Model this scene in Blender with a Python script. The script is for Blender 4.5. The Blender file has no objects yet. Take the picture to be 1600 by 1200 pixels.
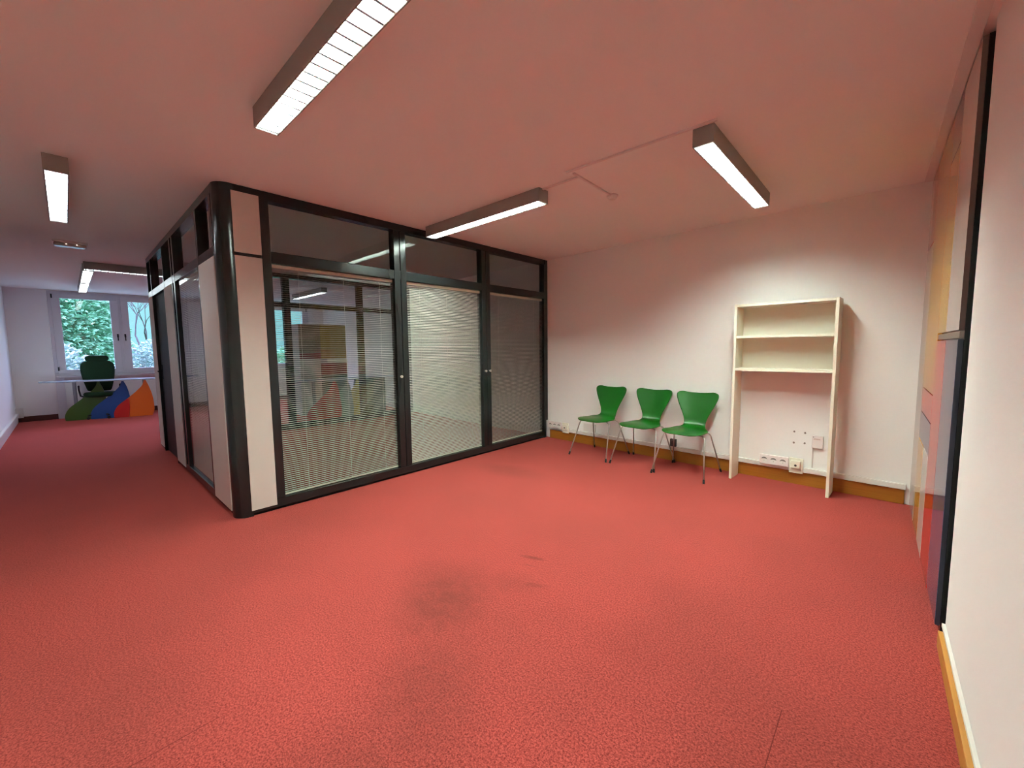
import bpy, math, random
from math import sin, cos, pi, radians, sqrt
from mathutils import Vector, Matrix

sc = bpy.context.scene
col = sc.collection

# ------------------------------------------------------------------ camera
YAW, PIT, ROL = radians(-42.6375), radians(-4.9677), radians(-0.6233)
CAM = Vector((3.5779, -4.6483, 1.2805))
FPX = 639.25
fw = Vector((sin(YAW) * cos(PIT), cos(YAW) * cos(PIT), sin(PIT)))
rt = Vector((cos(YAW), -sin(YAW), 0.0))
up = rt.cross(fw)
r2 = rt * cos(ROL) + up * sin(ROL)
u2 = -rt * sin(ROL) + up * cos(ROL)
cd = bpy.data.cameras.new('camera')
cam = bpy.data.objects.new('camera', cd)
col.objects.link(cam)
m = Matrix((r2, u2, -fw)).transposed().to_4x4()
m.translation = CAM
cam.matrix_world = m
cd.sensor_fit = 'HORIZONTAL'
cd.sensor_width = 36.0
cd.lens = 36.0 * FPX / 1600.0
cd.clip_start = 0.02
sc.camera = cam

# ------------------------------------------------------------------ world and exposure
sc.view_settings.view_transform = 'Standard'
sc.view_settings.look = 'None'
sc.view_settings.exposure = 0.0
sc.view_settings.gamma = 1.0
sc.cycles.transparent_max_bounces = 24
sc.cycles.max_bounces = 10
sc.cycles.diffuse_bounces = 6
sc.cycles.filter_width = 1.05
LAMP = 288.0          # radiance of the fluorescent tubes
w = bpy.data.worlds.new('sky')
sc.world = w
w.use_nodes = True
nt = w.node_tree
bg = nt.nodes['Background']
tc = nt.nodes.new('ShaderNodeTexCoord')
sep = nt.nodes.new('ShaderNodeSeparateXYZ')
rmp = nt.nodes.new('ShaderNodeValToRGB')
nt.links.new(tc.outputs['Generated'], sep.inputs[0])
nt.links.new(sep.outputs['Z'], rmp.inputs[0])
nt.links.new(rmp.outputs[0], bg.inputs[0])
e = rmp.color_ramp.elements
e[0].position = 0.14; e[0].color = (0.026, 0.058, 0.066, 1)
e[1].position = 0.45; e[1].color = (0.46, 0.52, 1.0, 1)
bg.inputs[1].default_value = 16.5

# ------------------------------------------------------------------ materials
def mat(name, color=(.8, .8, .8), rough=.5, metal=0., spec=.5, bump=None, noise=None, coat=0., emis=None, es=0., trans=0.):
    M_ = bpy.data.materials.new(name)
    M_.use_nodes = True
    t = M_.node_tree
    b = t.nodes['Principled BSDF']
    b.inputs['Base Color'].default_value = (*color, 1)
    b.inputs['Roughness'].default_value = rough
    b.inputs['Metallic'].default_value = metal
    b.inputs['Specular IOR Level'].default_value = spec
    b.inputs['Coat Weight'].default_value = coat
    if emis:
        b.inputs['Emission Color'].default_value = (*emis, 1)
        b.inputs['Emission Strength'].default_value = es
    if bump or noise:
        co = t.nodes.new('ShaderNodeTexCoord')
    if noise:      # (scale, second colour, detail)
        n = t.nodes.new('ShaderNodeTexNoise')
        n.inputs['Scale'].default_value = noise[0]
        n.inputs['Detail'].default_value = noise[2] if len(noise) > 2 else 3
        t.links.new(co.outputs['Object'], n.inputs['Vector'])
        mx = t.nodes.new('ShaderNodeMix'); mx.data_type = 'RGBA'
        mx.inputs[6].default_value = (*color, 1)
        mx.inputs[7].default_value = (*noise[1], 1)
        t.links.new(n.outputs['Fac'], mx.inputs[0])
        t.links.new(mx.outputs[2], b.inputs['Base Color'])
    if bump:       # (scale, strength, distance)
        n = t.nodes.new('ShaderNodeTexNoise')
        n.inputs['Scale'].default_value = bump[0]
        n.inputs['Detail'].default_value = 4
        t.links.new(co.outputs['Object'], n.inputs['Vector'])
        bp = t.nodes.new('ShaderNodeBump')
        bp.inputs['Strength'].default_value = bump[1]
        bp.inputs['Distance'].default_value = bump[2]
        t.links.new(n.outputs['Fac'], bp.inputs['Height'])
        t.links.new(bp.outputs[0], b.inputs['Normal'])
    return M_

def glass(name, tint, refl=1.0):
    M_ = bpy.data.materials.new(name)
    M_.use_nodes = True
    t = M_.node_tree
    t.nodes.clear()
    out = t.nodes.new('ShaderNodeOutputMaterial')
    tr = t.nodes.new('ShaderNodeBsdfTransparent'); tr.inputs[0].default_value = (*tint, 1)
    gl = t.nodes.new('ShaderNodeBsdfGlossy'); gl.inputs['Roughness'].default_value = 0.0
    fr = t.nodes.new('ShaderNodeFresnel'); fr.inputs[0].default_value = 1.5
    ml = t.nodes.new('ShaderNodeMath'); ml.operation = 'MULTIPLY'; ml.inputs[1].default_value = refl; ml.use_clamp = True
    mx = t.nodes.new('ShaderNodeMixShader')
    ge = t.nodes.new('ShaderNodeNewGeometry')
    fb = t.nodes.new('ShaderNodeMath'); fb.operation = 'SUBTRACT'; fb.inputs[0].default_value = 1.0
    m2 = t.nodes.new('ShaderNodeMath'); m2.operation = 'MULTIPLY'
    t.links.new(ge.outputs['Backfacing'], fb.inputs[1])
    t.links.new(fr.outputs[0], ml.inputs[0]); t.links.new(ml.outputs[0], m2.inputs[0]); t.links.new(fb.outputs[0], m2.inputs[1])
    t.links.new(m2.outputs[0], mx.inputs[0])
    t.links.new(tr.outputs[0], mx.inputs[1]); t.links.new(gl.outputs[0], mx.inputs[2])
    t.links.new(mx.outputs[0], out.inputs[0])
    return M_

def wood(name, c1, c2, axis):
    M_ = mat(name, c1, .38)
    t = M_.node_tree; b = t.nodes['Principled BSDF']
    co = t.nodes.new('ShaderNodeTexCoord'); mp = t.nodes.new('ShaderNodeMapping')
    s = [14, 14, 60]; s[axis] = .9
    mp.inputs['Scale'].default_value = s
    n = t.nodes.new('ShaderNodeTexNoise'); n.inputs['Scale'].default_value = 2.2; n.inputs['Detail'].default_value = 6
    mx = t.nodes.new('ShaderNodeMix'); mx.data_type = 'RGBA'
    mx.inputs[6].default_value = (*c1, 1); mx.inputs[7].default_value = (*c2, 1)
    t.links.new(co.outputs['Object'], mp.inputs[0]); t.links.new(mp.outputs[0], n.inputs['Vector'])
    t.links.new(n.outputs['Fac'], mx.inputs[0]); t.links.new(mx.outputs[2], b.inputs['Base Color'])
    return M_

def carpet():
    M_ = mat('red_carpet', (.6, .07, .06), .95, spec=.1)
    t = M_.node_tree; b = t.nodes['Principled BSDF']; L = t.links.new
    b.inputs['Sheen Weight'].default_value = .55; b.inputs['Sheen Roughness'].default_value = .45; b.inputs['Sheen Tint'].default_value = (1.0, .22, .18, 1)
    co = t.nodes.new('ShaderNodeTexCoord')
    def noise(scale, det=3, rough=.5):
        n = t.nodes.new('ShaderNodeTexNoise'); n.inputs['Scale'].default_value = scale
        n.inputs['Detail'].default_value = det; n.inputs['Roughness'].default_value = rough
        L(co.outputs['Object'], n.inputs['Vector']); return n.outputs['Fac']
    def math_(op, a, bb, clamp=False):
        n = t.nodes.new('ShaderNodeMath'); n.operation = op; n.use_clamp = clamp
        for i, v in enumerate((a, bb)):
            if v is None: continue
            if isinstance(v, (int, float)): n.inputs[i].default_value = v
            else: L(v, n.inputs[i])
        return n.outputs[0]
    def remap(v, a, c, lo, hi):
        n = t.nodes.new('ShaderNodeMapRange'); L(v, n.inputs[0])
        n.inputs[1].default_value = a; n.inputs[2].default_value = c; n.inputs[3].default_value = lo; n.inputs[4].default_value = hi
        n.interpolation_type = 'SMOOTHSTEP'
        return n.outputs[0]
    fine = math_('ADD', math_('MULTIPLY', remap(noise(210, 3, .75), .36, .64, 0, 1), .6), math_('MULTIPLY', remap(noise(120, 2, .6), .38, .62, 0, 1), .4))
    mx = t.nodes.new('ShaderNodeMix'); mx.data_type = 'RGBA'
    mx.inputs[6].default_value = (.105, .009, .009, 1); mx.inputs[7].default_value = (.48, .084, .069, 1)
    L(fine, mx.inputs[0])
    # dirt
    big = remap(noise(1.1, 4), .35, .7, 0, .22)
    dirt = big
    nz = noise(14, 6, .7); nz2 = remap(nz, .36, .60, .66, 1)
    for (cx, cy, rx, ry, ang, amt) in [(1.95, -3.42, .40, .30, -.9, .62), (1.76, -3.30, .26, .22, .2, .35), (2.10, -3.10, .22, .13, .3, .30), (2.35, -3.80, .50, .28, -.9, .42),
                                       (2.03, -2.80, .085, .022, .35, .9), (2.07, -2.88, .05, .008, .3, .5), (2.22, -3.02, .09, .03, .5, .5), (.70, -1.58, .55, .22, .1, .50), (.35, -1.1, .4, .5, 0, .25),
                                       (2.45, -4.15, .30, .22, .3, .35), (1.6, -4.6, .5, .3, 0, .3), (-.35, -4.25, .5, .25, 0, .35), (-2.9, -4.2, .5, .3, 0, .3)]:
        mp = t.nodes.new('ShaderNodeMapping'); mp.vector_type = 'TEXTURE'
        mp.inputs['Location'].default_value = (cx, cy, 0); mp.inputs['Rotation'].default_value = (0, 0, ang)
        mp.inputs['Scale'].default_value = (rx, ry, 1)
        L(co.outputs['Object'], mp.inputs[0])
        ln = t.nodes.new('ShaderNodeVectorMath'); ln.operation = 'LENGTH'; L(mp.outputs[0], ln.inputs[0])
        f = remap(ln.outputs['Value'], .1, 1.35, amt, 0)
        dirt = math_('MAXIMUM', dirt, math_('MULTIPLY', f, nz2))
    m2 = t.nodes.new('ShaderNodeMix'); m2.data_type = 'RGBA'
    L(dirt, m2.inputs[0]); L(mx.outputs[2], m2.inputs[6]); m2.inputs[7].default_value = (.065, .021, .016, 1)
    # seams between the carpet strips
    sp = t.nodes.new('ShaderNodeSeparateXYZ'); L(co.outputs['Object'], sp.inputs[0])
    seam = None
    for sx, y0, y1 in ((1.908, -9, -4.372), (3.363, -9, -3.03)):
        a = math_('LESS_THAN', math_('ABSOLUTE', math_('SUBTRACT', sp.outputs['X'], sx), None), .0016)
        a = math_('MULTIPLY', a, math_('LESS_THAN', sp.outputs['Y'], y1))
        seam = a if seam is None else math_('MAXIMUM', seam, a)
    m3 = t.nodes.new('ShaderNodeMix'); m3.data_type = 'RGBA'
    L(math_('MULTIPLY', seam, .8), m3.inputs[0]); L(m2.outputs[2], m3.inputs[6]); m3.inputs[7].default_value = (.08, .008, .008, 1)
    L(m3.outputs[2], b.inputs['Base Color'])
    bp = t.nodes.new('ShaderNodeBump'); bp.inputs['Strength'].default_value = .5; bp.inputs['Distance'].default_value = .004
    L(noise(230, 3, .75), bp.inputs['Height']); L(bp.outputs[0], b.inputs['Normal'])
    return M_

WALL = mat('painted_plaster', (.87, .87, .84), .75, spec=.25, bump=(60, .08, .004))
CEIL = mat('ceiling_paint', (.88, .88, .85), .85, spec=.2, bump=(40, .05, .004))
CARP = carpet()
BLACKM = mat('anthracite_powder_coat', (.010, .0125, .013), .22, spec=.4)
BLKDOOR = mat('black_door_laminate', (.004, .0045, .005), .5, spec=.12)
CREAM = mat('cream_partition_board', (.60, .56, .51), .6, spec=.3)
OAK = wood('oak_baseboard_along_x', (.40, .16, .018), (.27, .095, .010), 0)
OAKY = wood('oak_baseboard_along_y', (.62, .30, .06), (.42, .17, .03), 1)
DKWOOD = mat('dark_red_wood', (.07, .012, .006), .5)
WPLAS = mat('white_plastic', (.78, .77, .72), .35)
WPLAS2 = mat('pinkish_white_plastic', (.78, .72, .70), .35)
DARKP = mat('dark_socket_plastic', (.03, .03, .03), .5)
SHADEP = mat('grey_shade_and_trim', (.20, .19, .17), .5)  # grey for painted shade in socket wells, also holes, screw and seam
LAM = mat('cream_white_laminate', (.84, .82, .68), .42)
LOUV = mat('aluminium_louvre_blade', (.62, .64, .63), .28, metal=.85)
REFL = mat('side_reflector_aluminium', (.80, .81, .80), .22, metal=1.0)
HOUS = mat('grey_beige_lamp_housing', (.30, .285, .255), .45, spec=.4)
TUBE = mat('fluorescent_tube_glow', (.9, .9, .9), .5, emis=(.85, 1.0, .89), es=LAMP)
TUBEC = mat('cool_fluorescent_tube_glow', (.9, .9, .9), .5, emis=(.84, .93, 1.0), es=LAMP * .12)
PANE = glass('partition_glass', (.93, .95, .94), 1.15)
PANEI = glass('inner_partition_glass', (.92, .94, .93), 1.0)
WPANE = glass('window_glass', (.975, .985, .985), 1.6)
SLAT = mat('cream_aluminium_slat', (.82, .79, .70), .4)
CORD = mat('blind_cord', (.8, .78, .7), .8)
CHROME = mat('satin_chrome_tube', (.52, .50, .46), .3, metal=.55)
GREEN = mat('green_lacquered_plywood', (.005, .092, .006), .3, spec=.4)
BLKRUB = mat('black_rubber', (.012, .012, .012), .6)
PVC = mat('white_pvc_frame', (.66, .65, .67), .4)
GRYMET = mat('grey_metal', (.25, .26, .27), .4, metal=.6)
def gloss(n, c): return mat(n, c, .09, spec=.22)
G_YEL = gloss('yellow_gloss_lacquer', (.62, .33, .055))
G_YEL2 = gloss('pale_yellow_gloss_lacquer', (.66, .40, .10))
G_RED = gloss('red_gloss_lacquer', (.56, .030, .018))
G_BLU = gloss('slate_blue_gloss_lacquer', (.060, .085, .17))
G_GRY = gloss('lilac_grey_gloss_lacquer', (.20, .19, .24))
G_WHT = gloss('white_gloss_lacquer', (.62, .58, .54))
NAVY = mat('navy_panel_edge', (.022, .034, .062), .4)
TAUPE = mat('shaded_white_panel_edge', (.16, .12, .105), .5)  # end face of the white panel, its shade put into the colour
METR = mat('satin_metal_rail', (.42, .41, .37), .3, metal=.8)
D_GRN = mat('leaf_green_desk_panel', (.035, .10, .006), .45)
D_BLU = mat('royal_blue_desk_panel', (.006, .06, .26), .45)
D_RED = mat('bright_red_desk_panel', (.55, .010, .006), .45)
D_ORG = mat('orange_desk_panel', (.72, .13, .006), .45)
D_YEL = mat('yellow_desk_panel', (.55, .38, .04), .45)
D_GRY = mat('grey_green_desk_panel', (.20, .24, .20), .45)
D_TEA = mat('dark_teal_desk_panel', (.035, .075, .065), .45)
KHAKI = mat('khaki_cupboard_door', (.16, .13, .08), .5)
MUST = mat('mustard_cupboard_door', (.30, .21, .02), .5)
MAROON = mat('maroon_cupboard_drawer', (.24, .02, .02), .5)
DESKT = mat('sky_tinted_desktop', (.42, .50, .60), .18)  # pale blue of the reflected sky put into the base colour
OFFGRN = mat('dark_green_fabric', (.003, .028, .005), .9, bump=(300, .3, .003))
TRIMC = mat('gloss_ceiling_strip', (.74, .72, .69), .35)
LEAF = mat('evergreen_needles', (.07, .30, .12), .7, noise=(2.2, (.34, .62, .38), 2))
BARK = mat('bark', (.04, .035, .035), .9, noise=(12, (.10, .085, .08)))
BUSH = mat('pale_undergrowth', (.22, .38, .30), .8, noise=(4.0, (.48, .55, .50), 3))
LAWN = mat('grass', (.10, .20, .08), .9, noise=(3, (.16, .26, .12)))
FACADE = mat('outside_facade', (.5, .48, .45), .8)

# ------------------------------------------------------------------ mesh helpers
class MB:
    def __init__(s): s.v = []; s.f = []
    def box(s, x0, x1, y0, y1, z0, z1):
        if x0 > x1: x0, x1 = x1, x0
        if y0 > y1: y0, y1 = y1, y0
        n = len(s.v)
        s.v += [(x, y, z) for z in (z0, z1) for y in (y0, y1) for x in (x0, x1)]
        s.f += [[n + i for i in q] for q in ((0, 2, 3, 1), (4, 5, 7, 6), (0, 1, 5, 4), (2, 6, 7, 3), (0, 4, 6, 2), (1, 3, 7, 5))]
        return s
    def prism(s, pts, a, b, ax):     # outline extruded along axis ax from a to b
        n = len(s.v); k = len(pts)
        for c in (a, b):
            for p, q in pts:
                s.v.append({0: (c, p, q), 1: (p, c, q), 2: (p, q, c)}[ax])
        s.f.append([n + i for i in range(k)][::-1]); s.f.append([n + k + i for i in range(k)])
        for i in range(k):
            j = (i + 1) % k
            s.f.append([n + i, n + j, n + k + j, n + k + i])
        return s
    def cyl(s, c, r, h, ax=2, n=20, r2=None):
        r2 = r if r2 is None else r2
        k = len(s.v)
        for t, rr in ((0, r), (h, r2)):
            for i in range(n):
                a = 2 * pi * i / n; p, q = cos(a) * rr, sin(a) * rr
                s.v.append({0: (c[0] + t, c[1] + p, c[2] + q), 1: (c[0] + p, c[1] + t, c[2] + q), 2: (c[0] + p, c[1] + q, c[2] + t)}[ax])
        s.f.append([k + i for i in range(n)][::-1]); s.f.append([k + n + i for i in range(n)])
        for i in range(n): s.f.append([k + i, k + (i + 1) % n, k + n + (i + 1) % n, k + n + i])
        return s
    def tube(s, path, r, n=10, cap=True):
        P = [Vector(p) for p in path]
        R = r if isinstance(r, (list, tuple)) else [r] * len(P)
        k0 = len(s.v); ref = None
        for i, p in enumerate(P):
            d = (P[min(i + 1, len(P) - 1)] - P[max(i - 1, 0)]).normalized()
            if ref is None:
                ref = Vector((0, 0, 1)) if abs(d.z) < .9 else Vector((1, 0, 0))
            a = (ref - d * ref.dot(d)).normalized(); ref = a
            b = d.cross(a)
            for j in range(n):
                t = 2 * pi * j / n
                s.v.append(tuple(p + (a * cos(t) + b * sin(t)) * R[i]))
        for i in range(len(P) - 1):
            for j in range(n):
                q = k0 + i * n
                s.f.append([q + j, q + (j + 1) % n, q + n + (j + 1) % n, q + n + j])
        if cap:
            s.f.append([k0 + j for j in range(n)][::-1]); q = k0 + (len(P) - 1) * n
            s.f.append([q + j for j in range(n)])
        return s
    def grid(s, rows, thick=None):   # rows of 3D points -> surface
        k = len(s.v); n = len(rows[0])
        for r in rows: s.v += [tuple(p) for p in r]
        for i in range(len(rows) - 1):
            for j in range(n - 1):
                a = k + i * n + j
                s.f.append([a, a + 1, a + n + 1, a + n])
        return s
    def build(s, name, m_, parent=None, smooth=False, bevel=0., seg=2, loc=None, rot=None):
        me = bpy.data.meshes.new(name); me.from_pydata(s.v, [], s.f); me.update()
        if smooth:
            for p in me.polygons: p.use_smooth = True
        me.materials.append(m_)
        o = bpy.data.objects.new(name, me); col.objects.link(o)
        if parent is not None: o.parent = parent
        if loc: o.location = loc
        if rot: o.rotation_euler = rot
        if bevel:
            b = o.modifiers.new('bevel', 'BEVEL'); b.width = bevel; b.segments = seg; b.limit_method = 'ANGLE'
        return o

def thing(name, label, cat, loc=(0, 0, 0), rz=0, group=None):
    o = bpy.data.objects.new(name, None); col.objects.link(o)
    o.empty_display_size = .1
    o.location = loc; o.rotation_euler = (0, 0, rz)
    if label: o['label'] = label
    if cat: o['category'] = cat
    if group: o['group'] = group
    return o
def tag(o, label, cat, group=None):
    o['label'] = label; o['category'] = cat
    if group: o['group'] = group
    return o
def struct(o, label=None):
    o['kind'] = 'structure'
    if label: o['label'] = label
    return o
def copy_tree(o, parent=None):
    c = o.copy(); col.objects.link(c)
    if parent is not None: c.parent = parent
    for ch in list(o.children): copy_tree(ch, c)
    return c
def B(): return MB()

# ------------------------------------------------------------------ room shell
TH = radians(-2.6566)        # the back wall is slightly out of square
TW = radians(0.981)          # so is the right wall
LY = -5.35                   # left wall
WX = -8.36                   # window wall
H = 2.5
def bw(s_, off=0., z=0.): return Vector((s_ * cos(TH) + off * sin(TH), s_ * sin(TH) - off * cos(TH), z))
def rw(t, xp=3.7508, z=0.): return Vector((xp * cos(TW) - t * sin(TW), xp * sin(TW) + t * cos(TW), z))

struct(B().box(WX - .25, 4.2, LY - .2, .75, -.12, 0).build('floor', CARP), 'red looped carpet with dark stains')
struct(B().box(WX - .25, 4.2, LY - .2, .75, H, H + .12).build('ceiling', CEIL), 'off white painted ceiling')
o = B().box(-8.75, 4.1, 0, .15, 0, H).build('wall_back', WALL, rot=(0, 0, TH))
struct(o, 'white back wall behind the green chairs')
struct(B().box(WX - .2, 4.2, LY - .15, LY, 0, H).build('wall_left', WALL), 'white left wall beside the desk')
# near right wall (closes the room to the right) and the piece behind the coloured cabinet
o = B().box(3.776, 3.92, -5.75, -2.25, 0, H).build('wall_right', WALL, rot=(0, 0, TW)); struct(o, 'white wall closest to the camera on the right')
o = B().box(3.85, 3.92, -2.25, .1, 0, H).build('wall_right_rear', WALL, rot=(0, 0, TW)); struct(o)
# window wall with two openings
W1 = (-4.82, -2.83); W2 = (-2.30, -.02); WZ = (.84, 2.485)
mb = B()
mb.box(WX - .3, WX, LY - .15, W1[0], 0, H); mb.box(WX - .3, WX, W1[1], W2[0], 0, H); mb.box(WX - .3, WX, W2[1], .6, 0, H)
for a in (W1, W2):
    mb.box(WX - .3, WX, a[0], a[1], 0, WZ[0]); mb.box(WX - .3, WX, a[0], a[1], WZ[1], H)
struct(mb.build('wall_window', WALL), 'white wall with the windows behind the desk')
# narrow pilaster strip under the window edge
struct(B().box(WX, WX + .03, -4.82, -4.70, 0, WZ[0]).build('trim_1', PVC, bevel=.002), 'grey vertical strip running from the window frame to the floor')
# baseboards
o = B().box(.045, 3.73, -.016, -.001, 0, .118).build('baseboard_back', OAK, rot=(0, 0, TH), bevel=.002); struct(o, 'orange brown oak baseboard')
o = B().box(3.750, 3.775, -5.7, -2.30, 0, .075).build('baseboard_right', OAKY, rot=(0, 0, TW), bevel=.003); struct(o, 'light oak baseboard')
o = B().box(3.764, 3.775, -5.7, -2.262, .078, .092).build('trim_2', WPLAS, rot=(0, 0, TW)); struct(o, 'white strip above the oak baseboard')
struct(B().box(WX + .001, WX + .016, LY + .001, -4.83, 0, .10).build('baseboard_window', DKWOOD), 'dark red wooden baseboard')
o = B().box(WX + .001, WX + .016, -4.69, .35, 0, .10).build('baseboard_window_rear', DKWOOD); struct(o)
struct(B().box(WX + .02, 3.6, LY + .001, LY + .015, 0, .11).build('baseboard_left', WPLAS2), 'pale baseboard along the left wall')
# wall of the closed jamb next to the cabinet
o = B().box(3.783, 3.84, -2.249, -2.19, 0, H).build('trim_3', BLACKM, rot=(0, 0, TW)); struct(o, 'black upright beside the coloured cabinet')
# ceiling strip above the cabinet
o = B().box(3.705, 3.7505, -2.75, -.18, H - .008, H - .0005).build('trim_4', TRIMC, rot=(0, 0, TW), bevel=.002); struct(o, 'glossy ceiling strip above the coloured cabinet')

# ------------------------------------------------------------------ windows
def window(n, y0, y1, label):
    t = thing('window_%d' % n, label, None, (WX, 0, 0)); t['kind'] = 'structure'
    z0, z1 = WZ; mid = (y0 + y1) / 2
    fr = B()
    fx0, fx1 = -.07, .012
    for a, b_, c, d in ((y0 + .001, y1 - .001, z0 + .001, z0 + .06), (y0 + .001, y1 - .001, z1 - .05, z1 - .001), (y0 + .001, y0 + .055, z0 + .06, z1 - .05), (y1 - .055, y1 - .001, z0 + .06, z1 - .05), (mid - .03, mid + .03, z0 + .06, z1 - .05)):
        fr.box(fx0, fx1, a, b_, c, d)
    fr.build('window_frame', PVC, t, bevel=.003)
    B().box(-.04, .09, y0 + .02, y1 - .02, z0 - .035, z0 - .003).build('window_sill', PVC, t, bevel=.004)
    for k, (a, b_) in enumerate(((y0 + .048, mid - .022), (mid + .022, y1 - .048))):
        s_ = B(); c, d = z0 + .045, z1 - .045; q = .115
        for u in ((a, b_, c, c + .10 - .03 + .0), (a, b_, d - .09, d)):
            s_.box(-.035, .035, u[0], u[1], u[2], u[3])
        s_.box(-.035, .035, a, a + q, c + .07, d - .09); s_.box(-.035, .035, b_ - q, b_, c + .07, d - .09)
        so = s_.build('sash', PVC, t, bevel=.004)
        B().box(-.006, .0, a + q - .01, b_ - q + .01, c + .06, d - .08).build('pane', WPANE, so)
        hy = b_ - .035 if k == 0 else a + .035
        h = B().box(.035, .05, hy - .014, hy + .014, 1.60, 1.67).box(.05, .065, hy - .009, hy + .009, 1.53, 1.66)
        h.build('handle', BLKRUB, so, bevel=.003)
        ey = a + .012 if k == 0 else b_ - .012
        for zz in (z0 + .10, z1 - .14):
            B().cyl((.04, ey, zz), .010, .075, n=12).build('hinge', BLKRUB, so)
    return t
window(1, W1[0], W1[1], 'white framed double window behind the dark green desk chair')
window(2, W2[0], W2[1], 'white framed window seen through the glass office')

# ------------------------------------------------------------------ lamps
def fixture(label, cx, cy, L_, rz, tube_mat=TUBE, proto=[None]):
    t = thing('ceiling_light', label, 'ceiling light', (cx, cy, 2.399), rz, 'louvred fluorescent fixtures on the ceiling')
    h = L_ / 2; w_ = .056
    hb = B()
    hb.box(-h, h, -w_, -w_ + .006, 0, .1).box(-h, h, w_ - .006, w_, 0, .1).box(-h, -h + .005, -w_ + .006, w_ - .006, 0, .1).box(h - .005, h, -w_ + .006, w_ - .006, 0, .1).box(-h + .005, h - .005, -w_ + .006, w_ - .006, .082, .1)
    hb.build('lamp_housing', HOUS, t)
    lv = B(); n = round(L_ / .076)
    for i in range(n + 1):
        x = -h + .02 + (L_ - .04) * i / n
        lv.prism([(x - .0060, .003), (x + .0060, .003), (x + .0005, .031), (x - .0005, .031)], -w_ + .008, w_ - .008, 1)
    for i in range(n):      # side strips joining the blades into one louvre
        p = i * 8
        for c in (0, 4): lv.f.append([p + 1 + c, p + 8 + c, p + 11 + c, p + 2 + c])
    lv.build('louvre', LOUV, t)
    rf = B()
    for s_ in (-1, 1):
        rf.box(-h + .006, h - .006, s_ * (w_ - .0075), s_ * (w_ - .0062), .002, .076)
    rf.box(-h + .006, h - .006, -w_ + .0076, w_ - .0076, .077, .081)
    rf.build('side_reflector', REFL, t)
    for s_ in (-1, 1):
        tb = B(); k = 10
        pts = [(s_ * .0235 + .0195 * cos(2 * pi * i / k), .0555 + .0195 * sin(2 * pi * i / k)) for i in range(k)]
        tb.prism(pts, -h + .012, h - .012, 0)
        tb.build('fluorescent_tube', tube_mat, t)
    return t
fixture('large louvred ceiling light nearest the camera, cut by the top edge', 1.895, -3.872, 1.45, 0)
fixture('louvred ceiling light ending above the glass partition top', .832, -2.072, 1.45, 0)
fixture('louvred ceiling light pointing at the white wall above the shelf unit', 2.755, -1.455, 1.42, pi / 2)
fixture('louvred ceiling light above the left aisle, in front of the emergency light', -.99, -4.608, 1.44, 0, TUBEC)
fixture('nearer of the two lit ceiling lights in line before the window', -5.28, -4.358, 1.42, 0, TUBEC)
fixture('farther of the two lit ceiling lights in line before the window', -6.78, -4.358, 1.42, 0, TUBEC)
fixture('long crosswise ceiling light in front of the window, grey side to the camera', -4.44, -3.66, 1.49, pi / 2, TUBEC)
fixture('ceiling light seen through the glass office, above the second desk', -5.30, -1.17, 1.50, 0, TUBEC)

# emergency light
t = thing('emergency_light', 'small oblong emergency light on the ceiling over the left aisle', 'emergency light', (-3.13, -4.53, 2.5))
B().box(-.07, .07, -.135, .135, -.022, -.0005).build('backplate', WPLAS2, t, bevel=.003)
B().box(-.055, .055, -.125, .125, -.055, -.0225).build('lamp_cover', mat('smoked_clear_cover', (.55, .45, .40), .12), t, bevel=.012, seg=3)
for yy in (-.03, .05):
    B().cyl((.056, yy, -.035), .006, .008, 0, 12).build('glint', mat('painted_glint', (.9, .8, .75), .4, emis=(1, .8, .7), es=1.2), t)  # small glowing discs painted in as the two glints on the cover

# ceiling cable ducts and detector
def duct(name, x0, y0, x1, y1, label):
    a = math.atan2(y1 - y0, x1 - x0); l = sqrt((x1 - x0) ** 2 + (y1 - y0) ** 2)
    o = B().box(0, l, -.008, .008, -.0125, -.0005).build(name, WPLAS2, bevel=.001, loc=(x0, y0, 2.5), rot=(0, 0, a))
    return tag(o, label, 'cable duct', 'thin cable ducts on the ceiling')
duct('cable_duct', 1.862, -2.206, 2.835, -2.192, 'long thin ceiling duct running to the light over the shelf unit')
duct('cable_duct', 1.56, -2.083, 1.882, -2.083, 'short thin ceiling duct joined to the light over the glass partition')
duct('cable_duct', 1.892, -2.160, 1.874, -1.625, 'slanting thin ceiling duct leading to the round detector')
t = thing('smoke_detector', 'small round smoke detector at the end of a ceiling duct', 'smoke detector', (1.873, -1.578, 2.5))
B().cyl((0, 0, -.012), .046, .0115, n=28).build('base', WPLAS2, t, smooth=False, bevel=.002)
B().cyl((0, 0, -.034), .026, .0215, n=28, r2=.040).build('sensor_head', WPLAS, t, bevel=.003)

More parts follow.
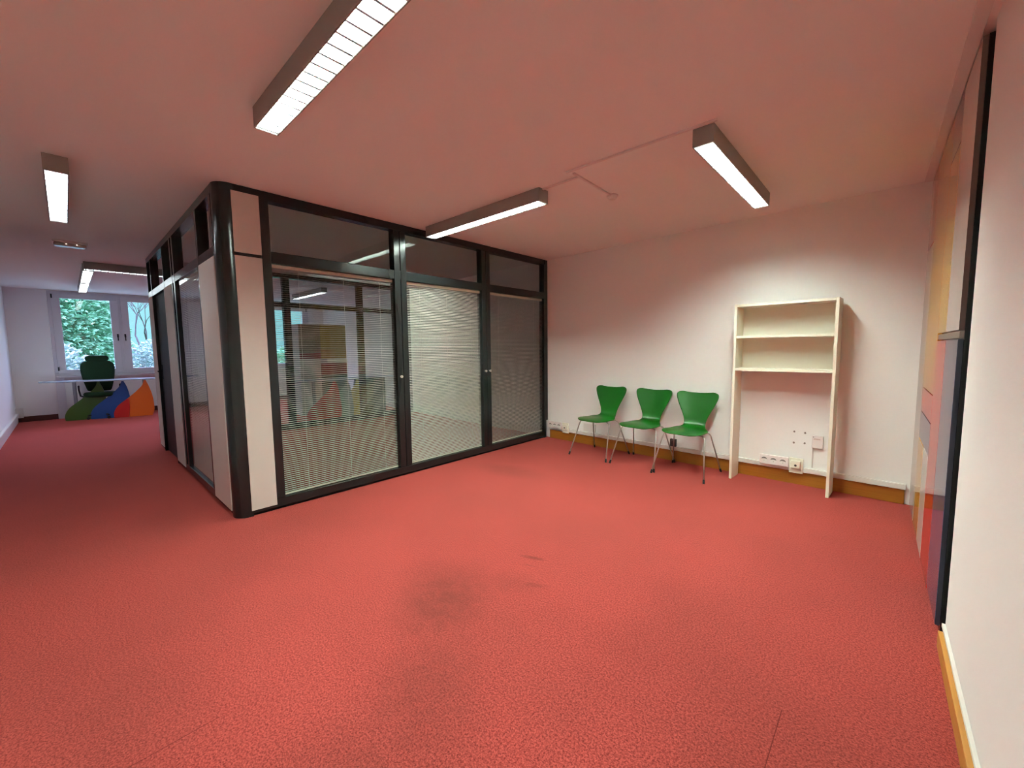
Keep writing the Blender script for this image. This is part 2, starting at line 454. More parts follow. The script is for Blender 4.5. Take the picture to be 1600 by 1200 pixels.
# ------------------------------------------------------------------ wall fittings on the back wall
def on_back(name, s_, z, label, cat, group=None, off=0.0):
    p = bw(s_, off, z)
    return thing(name, label, cat, p, TH, group)
t = on_back('wall_trunking', 0, 0, 'white cable trunking running along the back wall above the oak baseboard', 'trunking')
B().box(.05, 3.735, -.030, -.0005, .122, .166).build('trunking_body', WPLAS, t, bevel=.002)
B().box(.05, 3.735, -.034, -.0305, .125, .163).build('trunking_lid', WPLAS, t, bevel=.0015)
def sockets(s0, label):
    w_ = .236
    t = on_back('power_socket', s0, .20, label, 'socket', 'triple white power sockets on the trunking', off=.035)
    B().box(0, w_, -.028, -.0005, -.045, .045).build('socket_body', WPLAS2, t, bevel=.004)
    for k in range(3):
        cx = .042 + k * .076
        p = B().cyl((cx, -.0288, -.002), .026, .0006, 1, 24)
        # the round well of each socket: ring plus upper crescent coloured dark as the shade inside it
        f = p.build('socket_well', WPLAS, t)
        cr = B(); pts = []
        for i in range(13):
            a = pi * i / 12; pts.append((cx + .024 * cos(a), .000 + .022 * sin(a)))
        for i in range(13):
            a = pi - pi * i / 12; pts.append((cx + .024 * cos(a), -.002 + .009 * sin(a)))
        cr.prism(pts, -.0304, -.0291, 1).build('recess_shade', SHADEP, f)
        B().cyl((cx, -.0306, -.012), .003, .0016, 1, 10).build('pin_hole', SHADEP, f)
    return t
sockets(-.002 + .055, 'triple white power socket beside the glass partition')
sockets(2.712, 'triple white power socket under the shelf unit')
def databox(s0, label):
    t = on_back('data_socket', s0, .18, label, 'socket', 'square data boxes on the trunking', off=.035)
    B().box(0, .106, -.012, -.0005, -.07, .07).build('box_frame', LAM, t, bevel=.003)
    B().box(.014, .092, -.034, -.0125, -.022, .050).build('box_cover', LAM, t, bevel=.006)
    B().cyl((.053, -.0352, .006), .010, .0011, 1, 14).build('jack_hole', DARKP, t)
    return t
databox(.296, 'square data box beside the socket next to the glass partition')
databox(2.953, 'square data box right of the socket under the shelf unit')
t = on_back('blank_cover_plate', .62, .222, 'thin rectangular white cover plate on the wall behind the left green chair', 'cover plate')
B().box(0, .19, -.006, -.0005, -.048, .055).build('plate', WPLAS, t, bevel=.001)
B().box(.188, .1905, -.0075, -.0062, -.05, .057).build('seam_edge', SHADEP, t)
t = on_back('black_socket', 1.828, .216, 'small black square socket on the trunking behind the green chairs', 'socket', off=.035)
B().box(0, .068, -.030, -.0005, -.041, .041).build('socket_body', DARKP, t, bevel=.003)
B().cyl((.034, -.0315, 0), .021, .0013, 1, 20).build('socket_well', BLKRUB, t)
t = on_back('telephone_socket', 3.112, .415, 'square white wall box inside the shelf unit, above the data box', 'wall box')
B().box(0, .080, -.022, -.0005, -.055, .055).build('box_body', WPLAS2, t, bevel=.003)
B().box(.012, .06, -.0245, -.0225, .022, .034).build('label_strip', mat('faded_pink_label', (.62, .50, .46), .6), t)
B().cyl((.01, -.0238, .045), .004, .0015, 1, 10).build('screw', SHADEP, t)
t = on_back('cable_cover', 3.118, .175, 'thin vertical white cable strip under the square wall box', 'cable cover')
B().box(-.003, .005, -.006, -.0005, 0, .18).build('strip', mat('grey_white_cable', (.55, .5, .46), .5), t)
for s_, z, n_ in ((2.972, .487, 'upper left'), (3.055, .484, 'upper right'), (2.972, .383, 'lower left'), (3.055, .389, 'lower right')):
    p = bw(s_, .0012, z)
    o = B()
    k = 9; random.seed(int(s_ * 1000 + z * 100)); pts = [(.0065 * (1 + .5 * random.random()) * cos(2 * pi * i / k), .008 * (1 + .5 * random.random()) * sin(2 * pi * i / k)) for i in range(k)]
    o.prism(pts, -.0006, .0006, 1)
    tag(o.build('screw_hole', mat('chipped_plaster', (.28, .24, .21), .9), loc=p, rot=(0, 0, TH)), n_ + ' of four screw holes in the wall inside the shelf unit', 'screw hole', 'screw holes inside the shelf unit')
# left wall bits
t = thing('wall_trunking', 'white cable trunking along the left wall near the desk', 'trunking', (WX, LY, 0))
B().box(.14, 11.9, .0005, .034, .115, .175).build('trunking_body', WPLAS, t, bevel=.002)
B().box(.14, 11.9, .0345, .038, .120, .170).build('trunking_lid', WPLAS, t, bevel=.001)
t = thing('corner_outlet_box', 'small pale outlet box in the far left corner above the floor', 'outlet', (WX + .03, LY, .17))
B().box(0, .10, .0005, .09, -.08, .10).build('box_body', WPLAS, t, bevel=.006)
B().box(.02, .08, .0905, .096, -.03, .05).build('box_cover', WPLAS, t, bevel=.002)

# ------------------------------------------------------------------ glass office partition
def frame_bars(bars, name, par, m_=BLACKM, bevel=.003):
    mb = B()
    for b_ in bars: mb.box(*b_)
    return mb.build(name, m_, par, bevel=bevel)
PT = .085
D = 3.857
t = thing('glass_partition', 'front wall of the glass office, black framed with three blind filled bays and a rounded corner post', 'partition', (0, 0, 0))
x0, x1 = -PT, 0.0
frame_bars([(x0, x1, -3.745, -.06, 2.432, 2.497)], 'top_rail', t)
frame_bars([(x0, x1, -3.745, -.06, .022, .092)], 'bottom_rail', t)
frame_bars([(x0 + .01, x1 - .015, -3.745, -.06, 0.0005, .0215)], 'plinth', t, BLKDOOR)
frame_bars([(x0 + .001, x1 - .0015, -3.508, -.06, 1.965, 2.052)], 'transom_rail', t)
frame_bars([(x0, x1, -3.745, -3.578, 1.988, 2.012)], 'panel_joint', t)
frame_bars([(x0, x1, -.10, -.0, 0.0005, 2.497)], 'end_post', t) if False else frame_bars([(x0, x1, -.085, -.006, .25, 2.497), (x0, x1, -.085, -.04, .0005, .25)], 'end_post', t)
for a, b_ in ((-3.575, -3.512), (-2.432, -2.368), (-2.362, -2.298), (-1.270, -1.206), (-1.200, -1.136)):
    frame_bars([(x0, x1, a, b_, .092, 2.432)], 'mullion', t)
for z0_, z1_ in ((.045, 1.988), (2.012, 2.450)):
    B().box(x0 + .01, x1 + .004, -3.757, -3.577, z0_, z1_).build('infill_panel', CREAM, t, bevel=.002)
for a, b_ in ((-3.512, -2.432), (-2.298, -1.270), (-1.136, -.085)):
    B().box(-.023, -.018, a, b_, .092, 1.965).build('glass_pane', PANE, t)
    B().box(-.074, -.069, a, b_, .092, 1.965).build('inner_glass_pane', PANEI, t)
    B().box(-.045, -.040, a, b_, 2.052, 2.432).build('transom_pane', PANE, t)
    B().box(-.074, -.069, a, b_, 2.052, 2.432).build('inner_transom_pane', PANEI, t)
for yk in (-2.40, -1.238, -1.168):
    B().cyl((0, yk, 1.013), .009, .012, 0, 14).cyl((.012, yk, 1.013), .014, .014, 0, 16).build('knob', CHROME, t, bevel=.002)
# rounded corner post
mb = B(); pts = [(-.115, -3.857)]
for i in range(13):
    a = -pi / 2 + (pi / 2) * i / 12
    pts.append((-.094 + .094 * cos(a), -3.763 + .094 * sin(a)))
pts += [(0, -3.745), (-.03, -3.745), (-.115, -3.82)]
mb.prism(pts, .0005, 2.497, 2)
o = mb.build('corner_post', BLACKM, t)
for p in o.data.polygons: p.use_smooth = abs(p.normal.z) < .5
o.data.set_sharp_from_angle(angle=radians(35))

# side wall along the aisle
t = thing('glass_partition', 'side wall of the glass office along the aisle, black and cream with the door', 'partition', (0, -D, 0))
y0_, y1_ = 0.0, PT
frame_bars([(-3.63, -.12, y0_, y1_, 2.432, 2.497)], 'top_rail', t)
frame_bars([(-2.385, -.12, y0_, y1_, .022, .092), (-3.63, -3.30, y0_, y1_, .022, .092)], 'bottom_rail', t)
frame_bars([(-2.385, -.12, y0_ + .015, y1_ - .01, .0005, .0215), (-3.63, -3.30, y0_ + .015, y1_ - .01, .0005, .0215)], 'plinth', t, BLKDOOR)
frame_bars([(-3.63, -.12, y0_ + .0015, y1_ - .001, 1.985, 2.062)], 'transom_rail', t)
for a, b_ in ((-.70, -.637), (-1.80, -1.737), (-.20, -.135)):
    frame_bars([(a, b_, y0_, y1_, 2.062, 2.432)] if a == -.20 else [(a, b_, y0_, y1_, .092, 2.432)], 'mullion', t)
frame_bars([(-1.93, -1.87, y0_, y1_, .092, 2.432)], 'mullion', t)
for a, b_ in ((-2.43, -2.385), (-3.345, -3.30), (-3.63, -3.595)):
    frame_bars([(a, b_, y0_, y1_, .0005 if a > -3.4 else .092, 2.432)], 'mullion', t)
B().box(-.632, -.122, -.005, y1_ - .01, .045, 1.985).build('infill_panel', CREAM, t, bevel=.002)
B().box(-2.380, -1.935, -.005, y1_ - .01, .045, 1.985).build('infill_panel', CREAM, t, bevel=.002)
B().box(-3.628, -3.305, -.005, y1_ - .01, .045, 1.985).build('infill_panel', CREAM, t, bevel=.002)
B().box(-1.737, -.70, .018, .023, .092, 1.985).build('glass_pane', PANE, t)
B().box(-1.737, -.70, .069, .074, .092, 1.985).build('inner_glass_pane', PANEI, t)
for a, b_ in ((-.637, -.20), (-1.737, -.70), (-2.385, -1.93), (-3.30, -2.43), (-3.595, -3.345)):
    B().box(a, b_, .040, .045, 2.062, 2.432).build('transom_pane', PANE, t)
d = thing('door_1', 'closed black door of the glass office facing the aisle', None, (-2.432, -D + .03, 0)); d['kind'] = 'structure'
B().box(-.864, -.002, 0, .042, .008, 1.982).build('door_leaf', BLKDOOR, d, bevel=.002)
B().tube([(-.80, -.002, 1.04), (-.80, -.045, 1.04), (-.70, -.05, 1.04)], .009).box(-.82, -.78, -.008, -.0005, .94, 1.12).build('door_handle', BLACKM, d)
for zz in (.28, 1.05, 1.75):
    B().cyl((-.008, -.012, zz), .010, .09, n=12).build('hinge', BLKRUB, d)

# far wall of the office
t = thing('glass_partition', 'rear wall of the glass office, black framed glazing seen through the front blinds', 'partition', (-3.63, 0, 0))
frame_bars([(0, PT, -3.77, .09, 2.432, 2.497)], 'top_rail', t)
frame_bars([(0, PT, -3.77, .09, .0005, .095)], 'bottom_rail', t)
frame_bars([(.0015, PT - .001, -3.77, .09, 1.975, 2.055)], 'transom_rail', t)
for c_ in (-3.72, -2.20, -.96, .04):
    frame_bars([(0, PT, c_ - .05, c_ + .05, .095, 2.432)], 'mullion', t)
for a, b_ in ((-3.67, -2.25), (-2.15, -1.01), (-.91, -.01)):
    B().box(.04, .045, a, b_, .095, 1.975).build('glass_pane', WPANE, t)
    B().box(.04, .045, a, b_, 2.055, 2.432).build('transom_pane', WPANE, t)

# ------------------------------------------------------------------ venetian blinds
def blind(label, loc, rz, L_, z0_, z1_, tilt, cords):
    """local x runs along the blind, local -y is the side facing the room"""
    t = thing('venetian_blind', label, 'blind', loc, rz, 'venetian blinds inside the glass office walls')
    B().box(0, L_, -.012, .012, z1_ - .028, z1_ - .001).build('headrail', LAM, t, bevel=.002)
    B().box(.004, L_ - .004, -.009, .009, z0_ + .002, z0_ + .014).build('bottom_rail', LAM, t, bevel=.002)
    mb = B(); z = z0_ + .026; wd = .0082
    ca, sa = cos(tilt), sin(tilt)
    while z < z1_ - .036:
        rows = []
        for k in range(4):
            u = -1 + 2 * k / 3.0
            yy = u * wd; zz = .0011 * (1 - u * u)
            # room side edge (local -y) tips down
            Y = yy * ca - zz * sa; Z = yy * sa + zz * ca
            rows.append([(.003, Y, z + Z), (L_ - .003, Y, z + Z)])
        mb.grid(rows)
        z += .0170
    mb.build('slats', SLAT, t)
    for c_ in cords:
        B().box(c_ - .0012, c_ + .0012, -.0098, -.0088, z0_ + .01, z1_ - .02).build('ladder_cord', CORD, t)
    return t
bx = -.046
blind('venetian blind in the left front bay of the glass office, nearest the rounded corner', (bx, -3.508, 0), pi / 2, 1.072, .094, 1.963, radians(9), (.20, .58, .93))
blind('more closed venetian blind in the middle front bay of the glass office', (bx, -2.294, 0), pi / 2, 1.02, .094, 1.963, radians(27), (.17, .52, .87))
blind('nearly see-through venetian blind in the front bay beside the back wall', (bx, -1.132, 0), pi / 2, 1.043, .094, 1.963, radians(4.5), (.17, .86))
blind('venetian blind in the aisle side of the glass office, beside its door', (-1.733, -D + .046, 0), 0, 1.03, .094, 1.983, radians(9), (.2, .55, .85))

# ------------------------------------------------------------------ colour block cabinet on the right
ct = thing('colour_block_cabinet', 'full height wall cabinet with glossy yellow, red, blue and white blocks at the right edge', 'cabinet', rw(-1.18), TW)
X0 = 0.0; T0 = 1.18       # local x = 0 is the block front, local y = t + 1.18
B().box(.0170, .098, -2.185 + T0, -.175 + T0, .0005, 2.4865).build('carcass', BLACKM, ct)
def block(t0, t1, z0_, z1_, m_, label, nm='door_panel', par=None):
    g = .0018
    o = B().box(0, .0165, t0 + T0 + g, t1 + T0 - g, z0_ + .0035, z1_ - .0035).build(nm, m_, ct, bevel=.0012)
    if label: o['label'] = label
    return o
ZT = 2.4865
block(-2.180, -1.745, 1.335, ZT, G_WHT, 'white gloss panel')
block(-2.180, -1.770, .035, 1.300, G_BLU, 'slate blue gloss panel')
block(-1.745, -1.390, 1.335, 2.245, G_YEL2, 'pale yellow gloss panel')
block(-1.745, -1.390, 2.245, ZT, G_GRY, 'lilac grey gloss panel')
block(-1.770, -1.375, .012, 1.300, G_RED, 'red gloss panel')
block(-1.390, -.675, .985, ZT, G_YEL, 'deep yellow gloss panel')
block(-1.375, -.690, .820, .985, G_RED, 'red gloss drawer front')
block(-1.375, -.690, .630, .820, G_BLU, 'blue gloss drawer front')
block(-1.375, -1.060, .012, .630, G_WHT, 'white gloss panel')
block(-1.060, -.690, .012, .630, G_YEL, 'yellow gloss panel')
block(-.675, -.430, 1.970, ZT, G_RED, 'red gloss panel')
block(-.675, -.178, .012, 1.970, G_WHT, 'white gloss panel')
block(-.430, -.178, 1.970, ZT, G_WHT, 'white gloss panel')
B().box(.002, .0165, -2.190 + T0, -1.385 + T0, 1.303, 1.332).build('handle_rail', METR, ct, bevel=.002)
B().box(-.0002, .0160, -2.1815 + T0, -2.1795 + T0, 1.336, ZT - .002).build('side_edge', TAUPE, ct)  # white panel end, darkened by colour as if in shade
B().box(.0006, .0160, -2.1815 + T0, -2.1795 + T0, .037, 1.299).build('side_edge', NAVY, ct)

# ------------------------------------------------------------------ green shell chairs
def make_chair():
    t = thing('shell_chair', 'x', 'chair', (0, 0, 0), 0, 'green plywood chairs against the back wall')
    # spine: (y, z, half width, crown)
    sp = [(-.238, .4245, .085, 0), (-.236, .427, .120, 0), (-.226, .4315, .155, 0), (-.205, .4375, .182, 0), (-.175, .442, .200, .002), (-.13, .4445, .211, .004), (-.08, .444, .212, .006), (-.03, .442, .204, .008),
          (.02, .4395, .187, .009), (.065, .438, .163, .009), (.105, .4395, .139, .007), (.135, .4445, .122, .005), (.158, .455, .113, .004), (.173, .472, .109, .004), (.184, .497, .110, .006), (.194, .53, .118, .009), (.205, .575, .137, .013),
          (.217, .625, .162, .018), (.229, .675, .187, .021), (.240, .72, .206, .023), (.247, .75, .214, .024), (.2515, .772, .2155, .024), (.2545, .787, .209, .023), (.256, .797, .196, .021), (.257, .8025, .176, .019), (.2575, .8045, .15, .016)]
    n = 16; thk = .0095
    def surf(offs):
        rows = []
        for i, (y, z, hw, cr) in enumerate(sp):
            a = sp[max(i - 1, 0)]; b_ = sp[min(i + 1, len(sp) - 1)]
            d = Vector((0, b_[0] - a[0], b_[1] - a[1])).normalized()
            nr = Vector((0, -d.z, d.y))      # towards the sitter
            row = []
            for j in range(n + 1):
                u = -1 + 2 * j / n
                lift = cr * u * u if i < 13 else cr * u * u
                sgn = -.35 if i < 9 else 1.0  # seat edges fall a little, back edges come forward
                base = Vector((u * hw, y, z)) + nr * (lift * sgn + offs)
                if i > 18: base.z -= .010 * (1 - u * u) * (i - 18) / 7.0
                row.append(base)
            rows.append(row)
        return rows
    A, C = surf(thk / 2), surf(-thk / 2)
    mb = B(); mb.grid(A); k = len(mb.v); n1 = n + 1
    mb.grid([r[::-1] for r in C])
    R = len(sp)
    def ia(i, j): return i * n1 + j
    def ic(i, j): return k + i * n1 + (n - j)
    for i in range(R - 1):
        mb.f.append([ia(i + 1, 0), ia(i, 0), ic(i, 0), ic(i + 1, 0)][::-1])
        mb.f.append([ia(i, n), ia(i + 1, n), ic(i + 1, n), ic(i, n)][::-1])
    for j in range(n):
        mb.f.append([ia(0, j), ia(0, j + 1), ic(0, j + 1), ic(0, j)][::-1])
        mb.f.append([ia(R - 1, j + 1), ia(R - 1, j), ic(R - 1, j), ic(R - 1, j + 1)][::-1])
    o = mb.build('seat_shell', GREEN, t, smooth=True)
    ss = o.modifiers.new('sub', 'SUBSURF'); ss.levels = 1; ss.render_levels = 1
    # legs
    def bend(p0, p1, p2, r, k=6):
        a = (p0 - p1).normalized() * r + p1; c = (p2 - p1).normalized() * r + p1
        return [a * (1 - q) ** 2 + p1 * 2 * q * (1 - q) + c * q * q for q in [i / k for i in range(k + 1)]]
    for sx in (-1, 1):
        for f_ in (0, 1):
            if f_ == 0:
                p0, p1, p2 = Vector((sx * .03, -.02, .412)), Vector((sx * .200, -.115, .413)), Vector((sx * .255, -.262, .022))
            else:
                p0, p1, p2 = Vector((sx * .03, .02, .412)), Vector((sx * .178, .10, .418)), Vector((sx * .246, .236, .022))
            path = [p0] + bend(p0, p1, p2, .045) + [p2]
            lg = B().tube(path, .0072, 12).build('leg', CHROME, t, smooth=True)
            d_ = (p2 - p1).normalized()
            tp = p2 + d_ * (p2.z / -d_.z) * .98
            B().tube([p2 - d_ * .014, p2, tp], [.0098, .0098, .0105], 12).build('foot_cap', BLKRUB, lg, smooth=False)
    B().cyl((0, 0, .418), .085, .010, n=28).cyl((0, 0, .402), .035, .016, n=20).build('seat_bracket', BLKRUB, t, bevel=.002)
    for sx in (-1, 1):
        B().cyl((sx * .15, -.088, .420), .009, .012, n=12).build('spacer', BLKRUB, t)
    return t
ch = make_chair()
for i, (s_, off, rz, lb) in enumerate(((1.085, .318, -.02, 'green shell chair nearest the glass partition, its back darkest'), (1.640, .312, .0, 'middle green shell chair of the three in the row'), (2.133, .333, .02, 'green shell chair beside the white shelf unit'))):
    c_ = ch if i == 0 else copy_tree(ch)
    c_.location = bw(s_, off, 0); c_.rotation_euler = (0, 0, TH + rz); c_['label'] = lb

# ------------------------------------------------------------------ shelf unit
su = thing('shelf_unit', 'tall white open shelf unit with two shelves, standing against the back wall', 'shelf', bw(2.505, .006, 0), TH)
WU = .775; HU = 1.665
def plank(x0, x1, y0, y1, z0, z1, nm, lab=None):
    return B().box(x0, x1, y0, y1, z0, z1).build(nm, LAM, su, bevel=.0012)
plank(0, .022, -.25, -.045, .0005, HU, 'side_panel'); plank(WU - .022, WU, -.25, -.045, .0005, HU, 'side_panel')
plank(.0225, WU - .0225, -.25, -.045, HU - .024, HU - .001, 'top_panel')
plank(.0225, WU - .0225, -.245, -.045, 1.352, 1.374, 'shelf'); plank(.0225, WU - .0225, -.245, -.045, 1.048, 1.072, 'shelf')
plank(.0, WU, -.0445, -.037, 1.04, HU - .002, 'back_panel')

# ------------------------------------------------------------------ desk with flame shaped front panels
u_d = Vector((.25151, .96785, 0)); ang = math.atan2(-u_d.x, u_d.y)   # local y runs along the desk
dk = thing('flame_desk', 'desk with curved green, blue and orange front panels under the window', 'desk', (-7.832, -4.728, 0), ang)
def smooth_poly(pts, it=2):
    for _ in range(it):
        q = []
        for i in range(len(pts)):
            a, b_ = pts[i], pts[(i + 1) % len(pts)]
            q += [(a[0] * .75 + b_[0] * .25, a[1] * .75 + b_[1] * .25), (a[0] * .25 + b_[0] * .75, a[1] * .25 + b_[1] * .75)]
        pts = q
    return pts
def flame(pts, xa, m_, nm, par, lab=None, mirror=None):
    pts = [(p, max(q, .001)) for p, q in pts]
    base = [p for p in pts]
    o = B().prism(base, xa, xa + .025, 0).build(nm, m_, par, bevel=.002)
    if lab: o['label'] = lab
    return o
def curve(ps, k=5):      # Catmull-Rom through the points
    out = []
    n = len(ps)
    for i in range(n - 1):
        p0 = ps[max(i - 1, 0)]; p1 = ps[i]; p2 = ps[i + 1]; p3 = ps[min(i + 2, n - 1)]
        for j in range(k):
            t_ = j / k
            out.append(tuple(.5 * ((2 * p1[c]) + (-p0[c] + p2[c]) * t_ + (2 * p0[c] - 5 * p1[c] + 4 * p2[c] - p3[c]) * t_ * t_ + (-p0[c] + 3 * p1[c] - 3 * p2[c] + p3[c]) * t_ ** 3) for c in (0, 1)))
    return out + [ps[-1]]
L_edge = [(0, 0), (-.005, .10), (.06, .235), (.20, .365), (.34, .50), (.44, .62), (.475, .722)]
R_edge = [(.50, .722), (.545, .60), (.575, .42), (.60, .2), (.59, .001)]
def fl(dx, wscale=1.0): return [(x * wscale + dx, z) for x, z in curve(L_edge)], [(x * wscale + dx, z) for x, z in curve(R_edge)]
a, b_ = fl(-.01); flame(a + b_, -.03, D_GRN, 'flame_panel', dk, 'green flame shaped panel')
a, b_ = fl(.345); flame(a + b_, -.002, D_BLU, 'flame_panel', dk, 'blue flame shaped panel')
a, b_ = fl(.685, 1.0)
b2 = curve([(1.185, .722), (1.235, .57), (1.275, .37), (1.285, .13), (1.25, .001)])
flame(a + b2, .026, D_ORG, 'flame_panel', dk, 'orange flame shaped panel')
# red front lobe on the orange panel
a, _ = fl(.685, 1.0)
lobe = [p for p in a if p[0] < .905]
flame(lobe + curve([(.915, .36), (.918, .2), (.90, .001)]), .0515, D_RED, 'flame_panel', dk, 'red lobe of the orange panel')
pts = []
for i in range(48):
    a_ = 2 * pi * i / 48
    yy = .62 + .94 * cos(a_); xx = -.05 + .21 * (abs(sin(a_)) ** .8) * (1 if sin(a_) >= 0 else -1)
    pts.append((xx, yy))
B().prism(pts, .736, .760, 2).build('desk_top', DESKT, dk, bevel=.003)
B().box(-.20, -.17, .08, .13, .0005, .7355).build('leg', GRYMET, dk, bevel=.003)
B().box(-.20, -.17, 1.10, 1.15, .0005, .7355).build('leg', GRYMET, dk, bevel=.003)

# second desk behind the glass office
d2 = thing('flame_desk', 'second desk with red, grey and yellow front panels behind the glass office', 'desk', (-4.02, -1.75, 0), 0)
a, b_ = fl(-.05, 1.05); flame(a + b_, -.03, D_RED, 'flame_panel', d2, 'red flame shaped panel')
a, b_ = fl(.20, 1.05); flame(a + b_, -.058, D_GRY, 'flame_panel', d2, 'grey green flame shaped panel')
a, b_ = fl(.50, .9); flame(a + b_, -.086, D_YEL, 'flame_panel', d2, 'yellow flame shaped panel')
flame(curve([(.86, 0), (.86, .3), (.88, .60), (.90, .722)]) + curve([(1.55, .722), (1.56, .4), (1.55, .001)]), -.115, D_TEA, 'flame_panel', d2, 'dark teal flame shaped panel')
pts = []
for i in range(48):
    a_ = 2 * pi * i / 48
    pts.append((-.16 + .26 * (abs(sin(a_)) ** .7) * (1 if sin(a_) >= 0 else -1), .75 + 1.05 * cos(a_)))
B().prism(pts, .724, .745, 2).build('desk_top', DESKT, d2, bevel=.003)
B().box(-.38, -.35, .2, .25, .0005, .7235).build('leg', GRYMET, d2); B().box(-.38, -.35, 1.3, 1.35, .0005, .7235).build('leg', GRYMET, d2)
# colour block cupboard behind the second desk
cb = thing('colour_block_cupboard', 'tall cupboard with khaki, mustard and maroon doors seen through the blinds', 'cupboard', (-4.85, -1.58, 0))
B().box(-.35, 0, 0, .93, .0005, 1.80).build('carcass', mat('cupboard_carcass', (.45, .45, .47), .5), cb, bevel=.002)
for y0c, y1c, z0c, z1c, mm, lb in ((.0, .40, 1.24, 1.80, KHAKI, 'khaki door'), (.0, .40, 1.12, 1.235, MAROON, 'maroon drawer front'), (.405, .93, 1.12, 1.80, MUST, 'mustard door'),
                                   (.40, .93, .78, 1.02, MAROON, 'maroon drawer front'), (.0, .395, .1, 1.115, G_WHT, 'white door'), (.40, .93, .1, .775, D_TEA, 'dark teal door')):
    o = B().box(.0005, .020, y0c + .002, y1c - .002, z0c + .002, z1c - .002).build('door_panel', mm, cb, bevel=.001); o['label'] = lb
B().box(.0005, .024, .52, .93, 1.03, 1.105).build('handle_rail', WPLAS, cb, bevel=.002)

# ------------------------------------------------------------------ office chair
oc = thing('office_chair', 'dark green high backed office chair behind the flame desk', 'office chair', (-7.93, -4.235, 0), 0)
def cushion(rows, nm, parent, m_=OFFGRN, sub=2):
    mb = B(); n = len(rows[0]); 
    k = len(mb.v)
    for r in rows: mb.v += [tuple(p) for p in r]
    for i in range(len(rows) - 1):
        for j in range(n):
            mb.f.append([k + i * n + j, k + i * n + (j + 1) % n, k + (i + 1) * n + (j + 1) % n, k + (i + 1) * n + j])
    mb.f.append([k + j for j in range(n)][::-1]); q = k + (len(rows) - 1) * n; mb.f.append([q + j for j in range(n)])
    o = mb.build(nm, m_, parent, smooth=True)
    s_ = o.modifiers.new('sub', 'SUBSURF'); s_.levels = 1; s_.render_levels = 2
    return o
def ring(cx, cy, z, hx, hy, n=14, p=.55):
    return [(cx + hx * (abs(cos(2 * pi * i / n)) ** p) * (1 if cos(2 * pi * i / n) >= 0 else -1), cy + hy * (abs(sin(2 * pi * i / n)) ** p) * (1 if sin(2 * pi * i / n) >= 0 else -1), z) for i in range(n)]
cushion([ring(-.135, 0, z, .035 + .012 * (hw > .2), hw) for z, hw in ((.52, .16), (.54, .175), (.65, .205), (.80, .235), (.93, .250), (1.02, .250), (1.08, .235), (1.115, .19), (1.12, .17))], 'backrest', oc)
cushion([ring(-.135, 0, z, hx, hw) for z, hw, hx in ((1.105, .12, .025), (1.125, .165, .04), (1.17, .175, .045), (1.215, .165, .04), (1.232, .13, .025))], 'headrest', oc)
cushion([ring(.10, 0, z, hx, hw) for z, hw, hx in ((.42, .19, .17), (.435, .235, .205), (.48, .25, .22), (.51, .235, .205), (.52, .19, .17))], 'seat', oc)
B().box(-.10, -.06, -.03, .03, .40, .56).build('back_bracket', BLKRUB, oc, bevel=.004)
for sx in (-1, 1):
    B().tube([(.0, sx * .20, .41), (.0, sx * .275, .45), (-.01, sx * .29, .56), (-.03, sx * .29, .64), (.12, sx * .29, .65)], .013, 10).build('armrest', BLKRUB, oc, smooth=True)
B().cyl((.08, 0, .10), .028, .32, n=18).build('gas_column', BLKRUB, oc)
star = B()
for i in range(5):
    a_ = 2 * pi * i / 5 + .3
    star.tube([(.08, 0, .105), (.08 + .25 * cos(a_), .25 * sin(a_), .075)], [.024, .015], 8)
star.build('star_base', BLKRUB, oc)
for i in range(5):
    a_ = 2 * pi * i / 5 + .3; cx, cy = .08 + .25 * cos(a_), .25 * sin(a_)
    B().cyl((cx - .012, cy, .0255), .025, .024, 0, 14).build('castor', BLKRUB, oc)

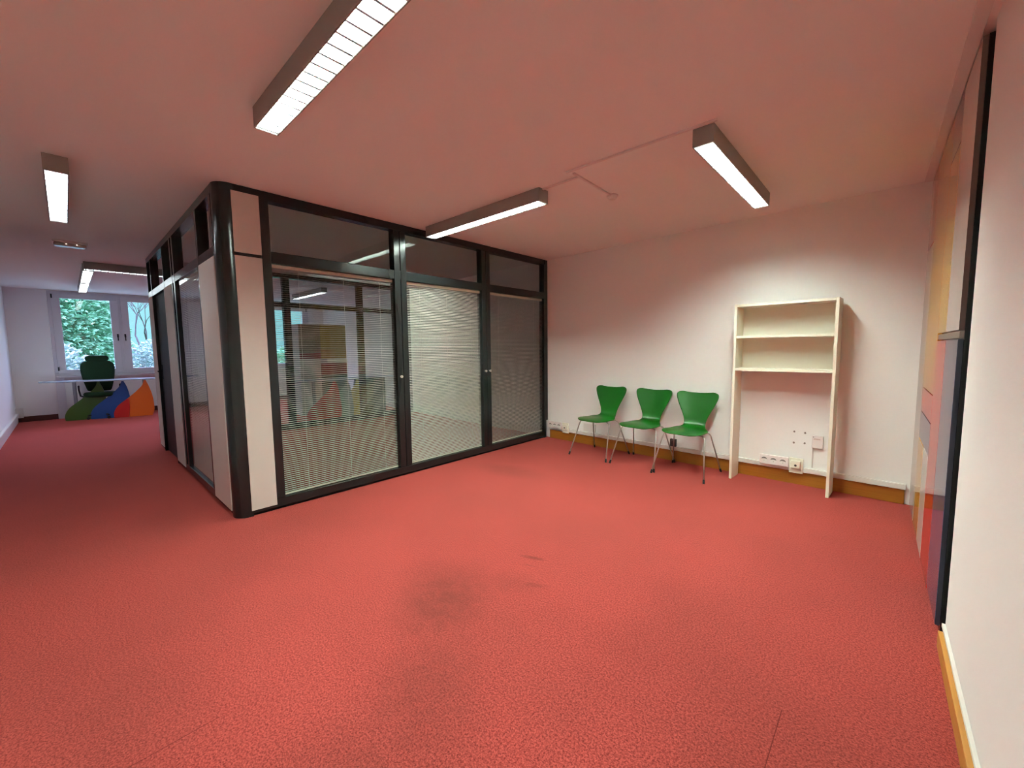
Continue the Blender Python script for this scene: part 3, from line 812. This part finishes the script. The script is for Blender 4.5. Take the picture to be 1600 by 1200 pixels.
# ------------------------------------------------------------------ outside the windows
GZ = -3.4
struct(B().box(-60, WX - .35, -45, 40, GZ - .3, GZ).build('ground_outside', LAWN), 'lawn below the windows')
def tree(label, x, y, base, crown_c, crown_r, nleaf, size, seed, mleaf, trunk_r=.16, name='evergreen_tree', cat='tree', bend=0.):
    random.seed(seed)
    t = thing(name, label, cat, (x, y, base))
    mb = B()
    cz = crown_c - base
    mb.tube([(0, 0, 0), (.05, .05, cz * .5), (bend, 0, cz + crown_r[2] * .6)], [trunk_r, trunk_r * .8, trunk_r * .3], 10)
    for i in range(26):
        a_ = random.random() * 2 * pi; z = cz - crown_r[2] * .8 + random.random() * crown_r[2] * 1.5
        l = crown_r[0] * (.5 + .5 * random.random())
        p = Vector((0, 0, z)); q = Vector((cos(a_) * l, sin(a_) * l * crown_r[1] / crown_r[0], z + .3 * l * (random.random() - .3)))
        mb.tube([p, (p + q) / 2 + Vector((0, 0, .08)), q], [.03, .018, .006], 5)
    mb.build('trunk', BARK, t)
    lf = B()
    for i in range(nleaf):
        while True:
            v = Vector((random.uniform(-1, 1), random.uniform(-1, 1), random.uniform(-1, 1)))
            if .25 < v.length < 1: break
        c_ = Vector((v.x * crown_r[0], v.y * crown_r[1], cz + v.z * crown_r[2]))
        # tuft: three narrow blades
        d = Vector((v.x, v.y, v.z * .5 - .15)).normalized()
        sidev = d.cross(Vector((0, 0, 1))).normalized() if abs(d.z) < .95 else Vector((1, 0, 0))
        for k in range(3):
            dd = (d + Vector((random.uniform(-.7, .7), random.uniform(-.7, .7), random.uniform(-.5, .5)))).normalized()
            sd = dd.cross(Vector((random.uniform(-1, 1), random.uniform(-1, 1), random.uniform(-1, 1)))).normalized()
            l = size * random.uniform(.7, 1.3); wd = l * .16
            n = len(lf.v)
            lf.v += [tuple(c_ - sd * wd), tuple(c_ + dd * l * .6 + sd * wd * -1.2), tuple(c_ + dd * l), tuple(c_ + dd * l * .6 + sd * wd * 1.2), tuple(c_ + sd * wd)]
            lf.f.append([n, n + 1, n + 2, n + 3, n + 4])
    lf.build('foliage', mleaf, t)
    return t
tree('large evergreen tree filling the left pane of the window', -13.6, -5.2, GZ, 1.5, (1.5, 1.9, 3.0), 22000, .12, 3, LEAF)
tree('second evergreen behind the right edge of the large evergreen', -20.5, -4.3, GZ, .5, (1.2, .9, 1.6), 4000, .13, 5, LEAF)
tree('evergreen tree beyond the second window', -15.8, 2.6, GZ, .0, (1.6, 1.9, 1.5), 4000, .2, 8, LEAF)
tree('low pale thicket below the bare tree', -11.2, -2.4, GZ, .42, (.55, 1.5, 1.35), 8000, .08, 12, BUSH, .05, 'shrub', 'shrub')
tree('low pale thicket below the large evergreen', -10.9, -5.3, GZ, .42, (.5, 1.35, 1.2), 4200, .10, 13, BUSH, .05, 'shrub', 'shrub')
# bare tree
random.seed(21)
bt = thing('bare_tree', 'leafless tree with fine branches against the sky in the right window pane', 'tree', (-17.4, -2.5, GZ))
mb = B()
def branch(p, d, l, r, depth):
    q = p + d * l
    midp = (p + q) / 2 + Vector((random.uniform(-1, 1), random.uniform(-1, 1), 0)) * l * .07
    mb.tube([p, midp, q], [r, r * .8, r * .62], 5 if depth < 3 else 3, cap=False)
    if depth >= 7: return
    for k in range(2 + (random.random() < .65)):
        nd = (d + Vector((random.uniform(-.75, .75), random.uniform(-.75, .75), random.uniform(-.25, .55)))).normalized()
        branch(q, nd, l * random.uniform(.60, .80), r * .58, depth + 1)
branch(Vector((0, 0, 0)), Vector((.02, -.05, 1)).normalized(), 2.7, .13, 0)
for k in range(7):
    branch(Vector((.0, 0, 1.6 + .35 * k)), Vector((random.uniform(-.4, .4), (-1) ** k * .7, .6)).normalized(), 1.3, .04, 2)
mb.build('branches', BARK, bt)
